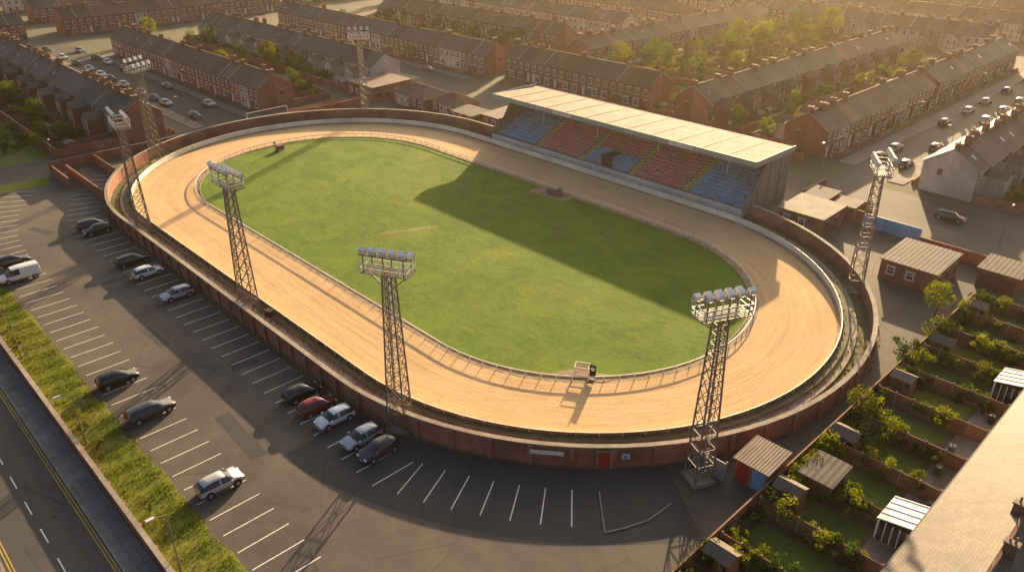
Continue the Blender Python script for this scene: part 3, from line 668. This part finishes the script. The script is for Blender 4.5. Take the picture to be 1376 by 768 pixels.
# ---------------------------------------------------------------- floodlight towers
def tower_mesh(H=17.4,nl=5,rows=2):
    b=B(); wb,wt=.95,.45; seg=13
    b.box(-1.15,1.15,-1.15,1.15,0,.4,'conc')
    def c(i,z): w=wb+(wt-wb)*z/H; return Vector(((w,w),(-w,w),(-w,-w),(w,-w))[i]+(z+.4,))
    zs=[0]; 
    for i in range(seg): zs.append(zs[-1]+1.0*(1-.045*i))
    zs=[z*H/zs[-1] for z in zs]
    for i in range(4):
        b.beam(c(i,0),c(i,H),.13,'steel')
        for a,d in zip(zs[:-1],zs[1:]):
            j=(i+1)%4; b.beam(c(i,a),c(j,d),.06,'steel'); b.beam(c(j,a),c(i,d),.06,'steel'); b.beam(c(i,d),c(j,d),.06,'steel')
    for x in (-.2,.2): b.beam((x,-wb-.05,.5),(x,-wt-.05,H+.4),.05,'steel')
    z=.8
    while z<H: w=-(wb+(wt-wb)*z/H)-.05; b.beam((-.2,w,z),(.2,w,z),.04,'steel'); z+=.5
    hw=2.3; z=H+.4
    for q in range(9): yy=-1.+q*.25; b.beam((-hw,yy,z+.05),(hw,yy,z+.05),.07,'steel',.04)
    for xx in (-hw,-hw/2,0,hw/2,hw): b.beam((xx,-1,z-.02),(xx,1,z-.02),.1,'steel')
    for sg in (-1,1): b.beam((sg*hw,0,z),(sg*wt,0,z-1.6),.1,'steel')
    for yy in (-1.,1.):
        for zz in (.55,1.1): b.beam((-hw,yy,z+zz),(hw,yy,z+zz),.06,'lampbody')
        for i in range(7): b.beam((-hw+i*hw/3,yy,z),(-hw+i*hw/3,yy,z+1.1),.06,'lampbody')
    for xx in (-hw,hw):
        for zz in (.55,1.1): b.beam((xx,-1,z+zz),(xx,1,z+zz),.06,'lampbody')
    for r in range(rows):
        yy=.8-r*1.7; zz=z+1.45+r*.75
        b.beam((-hw-.1,yy,zz-.38),(hw+.1,yy,zz-.38),.1,'steel')
        for xx in (-hw+.3,0,hw-.3): b.beam((xx,yy,z),(xx,yy,zz-.38),.09,'steel')
        for i in range(nl):
            x=-hw+.3+i*(2*hw-.6)/(nl-1); hw2=.31
            f=[(x-hw2,yy+.4,zz-.25),(x+hw2,yy+.4,zz-.25),(x+hw2,yy+.18,zz+.38),(x-hw2,yy+.18,zz+.38)]
            k=[(x-.24,yy-.12,zz-.22),(x+.24,yy-.12,zz-.22),(x+.24,yy-.25,zz+.24),(x-.24,yy-.25,zz+.24)]
            b.face(f,'lens'); b.face(k[::-1],'lampbody')
            for q in range(4): w=(q+1)%4; b.face([f[q],f[w],k[w],k[q]],'lampbody')
            for sg in (-1,1): b.beam((x+sg*.34,yy+.05,zz-.36),(x+sg*.34,yy+.05,zz+.1),.05,'steel')
    return b.mesh('floodlight_tower')
TW=[tower_mesh(17.4,5,2),tower_mesh(17.4,4,2)]
def tower(x,y,i=0,face=None,s=1.):
    fx,fy=(max(-20,min(20,x))-x,0-y); a=math.atan2(fy,fx)-math.pi/2 if face is None else face
    put(TW[i],'floodlight_tower',(x,y,0),a,s)
tower(-25.5,-37.,1); tower(8.4,-37.); tower(40.3,-37.); tower(66.0,-21.7); tower(59.3,25.,0,None,.97); tower(-60.5,-21.,1); tower(-59.5,27.5,1)
# ---------------------------------------------------------------- cars
def car_mesh(name,kind='hatch'):
    b=B()
    if kind=='van':
        S=[(-2.35,.4,1.0,1.55,.86,.72),(-2.3,.3,1.05,1.82,.9,.76),(-1.5,.28,1.08,1.88,.92,.78),(-.1,.28,1.08,1.88,.92,.78),(0.,.28,1.08,1.88,.92,.78),(.85,.28,1.06,1.8,.92,.74),(1.55,.28,1.02,1.06,.9,.74),(2.1,.3,.86,.9,.86,.66),(2.28,.35,.6,.62,.76,.55)]
        rear=0;ws=5
    elif kind=='estate':
        S=[(-2.32,.4,.75,.8,.78,.6),(-2.28,.28,.95,1.0,.86,.66),(-2.0,.26,.98,1.38,.88,.62),(-1.2,.25,.98,1.46,.89,.62),(-.12,.25,.97,1.48,.89,.62),(0.,.25,.97,1.48,.89,.62),(.5,.25,.96,1.42,.89,.61),(1.15,.25,.94,.97,.88,.74),(1.95,.27,.82,.85,.86,.7),(2.25,.32,.64,.66,.8,.58),(2.33,.36,.5,.52,.68,.5)]
        rear=1;ws=6
    else:
        S=[(-2.05,.4,.75,.8,.76,.6),(-2.0,.28,.96,1.02,.85,.66),(-1.65,.26,.98,1.38,.87,.6),(-1.1,.25,.98,1.47,.88,.6),(-.22,.25,.97,1.5,.88,.61),(-.1,.25,.97,1.5,.88,.61),(.4,.25,.96,1.44,.88,.6),(1.05,.25,.94,.97,.87,.73),(1.7,.27,.83,.86,.85,.69),(1.98,.32,.64,.66,.79,.58),(2.06,.36,.5,.52,.66,.5)]
        rear=1;ws=6
    def ring(q):
        x,zb,ze,zt,wl,wt=q; cab=zt-ze>.2
        return [(x,wl*.88,zb),(x,wl,zb+.18),(x,wl*1.0,(zb+ze)/2+.05),(x,wl*.97,ze),(x,wt,zt-(.04 if cab else 0)),(x,wt*.82,zt+.03),(x,0,zt+.05)]
    rs=[ring(q) for q in S]; n=len(rs)
    for i in range(n-1):
        cabA=S[i][3]-S[i][2]>.2; cabB=S[i+1][3]-S[i+1][2]>.2
        for j in range(6):
            k='paint'
            pill=abs(S[i+1][0]-S[i][0])<.15
            if j==3 and (cabA or cabB) and not pill: k='carglass' if not(kind=='van' and S[i+1][0]<=-.1) else 'paint'
            if j in (4,5) and cabA!=cabB: k='carglass'
            if j==0: k='trim'
            for sg in (1,-1):
                p=[rs[i][j],rs[i+1][j],rs[i+1][j+1],rs[i][j+1]]; p=[(a,c*sg,d) for a,c,d in p]
                if sg>0: p=p[::-1]
                b.face(p,k,smooth=True)
    for e,fl in ((0,1),(n-1,-1)):
        p=[q for q in rs[e]]+[(q[0],-q[1],q[2]) for q in rs[e][::-1][1:]]; b.face(p if fl>0 else p[::-1],'paint')
    L0,L1=S[0][0],S[-1][0]
    for wx in (L0+.78,L1-.82):
        for sg in (1,-1):
            y=sg*.9; b.cyl((wx,sg*.6,.38),(wx,y+sg*.004-sg*.0,.38),.41,.41,'trim',14)
            b.cyl((wx,sg*.66,.33),(wx,y+sg*.02,.33),.33,.33,'tyre',14); b.cyl((wx,y+sg*.01,.33),(wx,y+sg*.035,.33),.21,.19,'hub',10)
    for sg in (1,-1):
        y=sg*.58; b.box(L1-.17,L1-.02,min(y-.17,y+.17),max(y-.17,y+.17),.58,.72,'hl',True); b.box(L0-.015,L0+.2,min(y-.13,y+.15),max(y-.13,y+.15),.78,.98,'tl',True)
        y=sg*.98; b.box(S[ws][0]+.35,S[ws][0]+.5,min(y-.09,y+.09),max(y-.09,y+.09),.95,1.08,'paint',True)
    b.box(L1-.02,L1+.03,-.26,.26,.38,.49,'white',True); b.box(L0-.03,L0+.02,-.26,.26,.55,.66,'yellow',True); b.box(L1-.1,L1+.02,-.45,.45,.5,.6,'trim',True)
    me=b.mesh(name)
    import bmesh
    bm=bmesh.new(); bm.from_mesh(me); bmesh.ops.remove_doubles(bm,verts=bm.verts,dist=.0005); bm.to_mesh(me); bm.free()
    me.set_sharp_from_angle(angle=math.radians(38)); return me
CM={k:car_mesh('car_'+k,k) for k in ('hatch','estate','van')}
BK=(.012,.013,.015,1);DG=(.05,.055,.06,1);WH=(.7,.7,.7,1);SV=(.42,.43,.44,1);RD=(.2,.015,.015,1);BL=(.03,.06,.14,1);LB=(.35,.42,.5,1)
def car(x,y,col,kind='hatch',a=90,s=1.):
    put(CM[kind],'parked_van' if kind=='van' else 'parked_car',(x,y,.01),math.radians(a+U(-2,2)),s,col)
def onring(cx,r,deg,col,kind,flip=0,s=1.):
    t=math.radians(deg); car(cx+r*math.cos(t),r*math.sin(t),col,kind,deg+180*flip,s)
onring(-CX,41.8,-96.5,DG,'estate',1); onring(-CX,41.8,-92.5,BK,'hatch')
car(-17.7,-42.,BK,'estate',90,1.03); car(-12.3,-41.9,WH,'hatch',90); car(-3.,-41.7,SV,'hatch',-90)
car(28.6,-41.5,BK,'hatch',90); car(31.8,-41.6,RD,'hatch',90); car(34.9,-41.4,WH,'hatch',-90); car(39.5,-41.2,SV,'hatch',-90); car(42.2,-41.1,DG,'hatch',-90)
car(-23.5,-55.3,WH,'van',-90,1.08); car(-29.5,-54.8,BK,'estate',90)
car(12.1,-54.9,BK,'hatch',90,1.05); car(20.5,-54.6,DG,'estate',90,1.05); car(36.,-54.4,SV,'hatch',90,1.03); car(55.5,-53.3,BL,'hatch',90)
for x,y,c in [(-196,-1.8,DG),(-180,-1.8,WH),(-157,-1.6,SV),(-140,-1.7,BK),(-130,-1.7,SV),(-118,-1.8,WH),(-103,-1.6,LB),(-87,-1.5,BL),(-168,-1.8,BK),(-150,5.8,RD),(-120,5.8,DG),(-95,5.8,SV),(-188,5.8,SV),(-163,5.7,WH),(-110,-1.8,BK),(-147,-1.8,WH),(-173,5.6,BK)]: car(x,y,c,'hatch',0)
for x,y,c in [(37.2,119,BK),(37.2,146,SV),(37.2,162,BL),(37.2,92,SV),(37.3,84,RD),(43,83,DG),(43,98,BK),(43,128,WH),(43,170,BK),(37.2,134,WH),(43,140,SV),(43,152,DG),(37.3,178,BK),(43,186,WH)]: car(x,y,c,'hatch',90)
car(-88,69,DG,'hatch',0); car(59,61,BK,'estate',0); car(-100,63,WH,'hatch',0); car(-130,69,SV,'hatch',0)
# ---------------------------------------------------------------- street lamps
b=B(); b.cyl((0,0,0),(0,0,1.2),.09,.08,'steel',8); b.cyl((0,0,1.2),(0,0,6.),.06,.045,'steel',8); b.cyl((0,0,6.),(0,-.9,6.35),.04,.035,'steel',6); b.box(-.12,.12,-1.5,-.85,6.28,6.4,'lampbody',True); LM=b.mesh('street_lamp')
for x in (-43,-21.5,-1,20.8,43): put(LM,'street_lamp',(x,-61.2,0),0)
for x,y,a in [(-69.8,-37,1.6),(33.5,67,0),(33.2,110,1.57),(33.2,150,1.57),(68,55.8,3.14),(-150,-4,3.14),(-110,7.8,0),(-84,-5,0),(-72,60,0),(46.5,95,-1.57)]: put(LM,'street_lamp',(x,y,0),a)
# ---------------------------------------------------------------- track furniture
def trap():
    b=B()
    for i in range(4): b.box(i*.45,i*.45+.03,0,.9,0,1.0,'door_r')
    b.box(-.02,1.4,0,.9,1.0,1.07,'rust'); b.box(-.05,1.43,-.04,0,0,.3,'white')
    for i in range(3): b.beam((i*.45+.24,-.03,.3),(i*.45+.24,-.03,1.0),.03,'steel')
    b.beam((-.4,.5,0),(-.4,.5,1.9),.1,'door_r'); b.box(-.55,-.25,.4,.6,1.5,2.0,'rust',True)
    return b.ob('starting_traps',(-50.5,-.2,.03),1.57)
trap()
b=B(); b.face([(44.2,-19.2,.056),(49.6,-16.,.056),(50.6,-13.4,.056),(45.2,-16.6,.056)],'sandd'); b.face([(1.5,20.6,.056),(9,20.9,.056),(9.4,23.5,.056),(1.2,23.5,.056)],'sandd'); b.ob('worn_sand_patch')
b=B()
for _ in range(90):
    t=R(); x=-1.5+4.*t+U(-.4,.4); y=-9.8+8.*t+random.gauss(0,.35); r=U(.12,.45)
    b.face([(x+r*U(.6,.9)*math.cos(q*1.047),y+r*U(.7,1.4)*math.sin(q*1.047),.054+_*.0001) for q in range(6)],'worn')
b.ob('worn_path_patch')
b=B()
for x in (0,1.6):
    for y in (0,1.2): b.beam((x,y,0),(x,y,1.3),.07,'white')
for z in (.7,1.3):
    for p,q in (((0,0),(1.6,0)),((0,1.2),(1.6,1.2)),((0,0),(0,1.2)),((1.6,0),(1.6,1.2))): b.beam(p+(z,),q+(z,),.06,'white')
b.face([(0,0,1.0),(1.6,0,1.0),(1.6,1.2,1.0),(0,1.2,1.0)],'wood'); b.ob('judges_stand',(46.6,-17.5,.05),.55)
b=B(); b.box(-.35,.35,-.05,.05,.3,1.9,'dark',True); b.box(-.45,-.35,-.06,.06,0,2.1,'white',True); b.cyl((.0,-.07,1.4),(0,.07,1.4),.25,.25,'white',14); b.box(-.3,.3,-.25,.25,0,.12,'conc'); b.ob('winning_post',(48.4,-16.4,.05),.3)
b=B(); b.box(0,2.2,0,.8,0,.9,'concd'); b.box(2.4,3.0,.2,.7,0,1.6,'steel'); b.ob('hare_control_box',(4.4,22.2,.05),0)
b=B(); b.beam((0,0,0),(0,0,1.6),.1,'rust'); b.box(-.5,.5,-.4,.4,1.,1.9,'dark',True); b.beam((-1.2,0,0),(-.4,0,1.2),.08,'rust'); b.ob('loudspeaker_post',(12.2,-36.2,.2),.4)
b=B()
for _ in range(7000):
    s=U(0,TOT); r=random.choice((35.0,36.0,37.,37.9,39.0))+U(-.3,.3); x,y,a=ovp(r,s)
    if not open_(x,y): continue
    z=.75 if r<35.7 else .45 if r<36.6 else .2 if r<38.2 else 0
    if 38.0<r<38.9: continue
    h=U(.1,.4); dx,dy=U(-.1,.1),U(-.1,.1); b.face([(x-dx,y-dy,z),(x+dx,y+dy,z),(x+U(-.15,.15),y+U(-.15,.15),z+h)],'blade')
b.ob('weeds')
# ---------------------------------------------------------------- haze
hz=bpy.data.materials.new('air_haze'); hz.use_nodes=True; t=hz.node_tree; t.nodes.clear(); o=t.nodes.new('ShaderNodeOutputMaterial'); v=t.nodes.new('ShaderNodeVolumeScatter')
v.inputs['Color'].default_value=(1,.82,.56,1); v.inputs['Density'].default_value=.0001; v.inputs['Anisotropy'].default_value=.7; t.links.new(v.outputs[0],o.inputs['Volume']); m['haze']=hz
b=B(); b.box(-900,900,-900,900,-2,85,'haze',True); b.ob('air_haze')
# ---------------------------------------------------------------- light, sky, camera
sd=Vector((-.454,.891,0)).normalized()*math.cos(math.radians(SUN_EL)); sd.z=math.sin(math.radians(SUN_EL))
sl=bpy.data.lights.new('sun','SUN'); sl.energy=16.; sl.angle=math.radians(.5); sl.color=(1.,.72,.4)
so=bpy.data.objects.new('sun',sl); scn.collection.objects.link(so); so.rotation_euler=sd.to_track_quat('Z','Y').to_euler(); so.location=(0,0,200)
w=bpy.data.worlds.new('World'); scn.world=w; w.use_nodes=True; nt=w.node_tree
sk=nt.nodes.new('ShaderNodeTexSky'); sk.sky_type='NISHITA'; sk.sun_disc=False; sk.sun_elevation=math.radians(SUN_EL); sk.sun_rotation=math.atan2(sd.x,sd.y); sk.dust_density=7.; sk.air_density=.8
bg=nt.nodes['Background']; nt.links.new(sk.outputs[0],bg.inputs[0]); bg.inputs[1].default_value=.24
cam=bpy.data.cameras.new('camera'); co=bpy.data.objects.new('camera',cam); scn.collection.objects.link(co); scn.camera=co
co.location=(94.56,-73.53,50); co.rotation_euler=(math.radians(62.4),0,math.radians(46)); cam.lens=1050/1376*36; cam.clip_end=4000; cam.clip_start=.5
scn.view_settings.view_transform='Standard'; scn.view_settings.look='None'; scn.view_settings.exposure=0
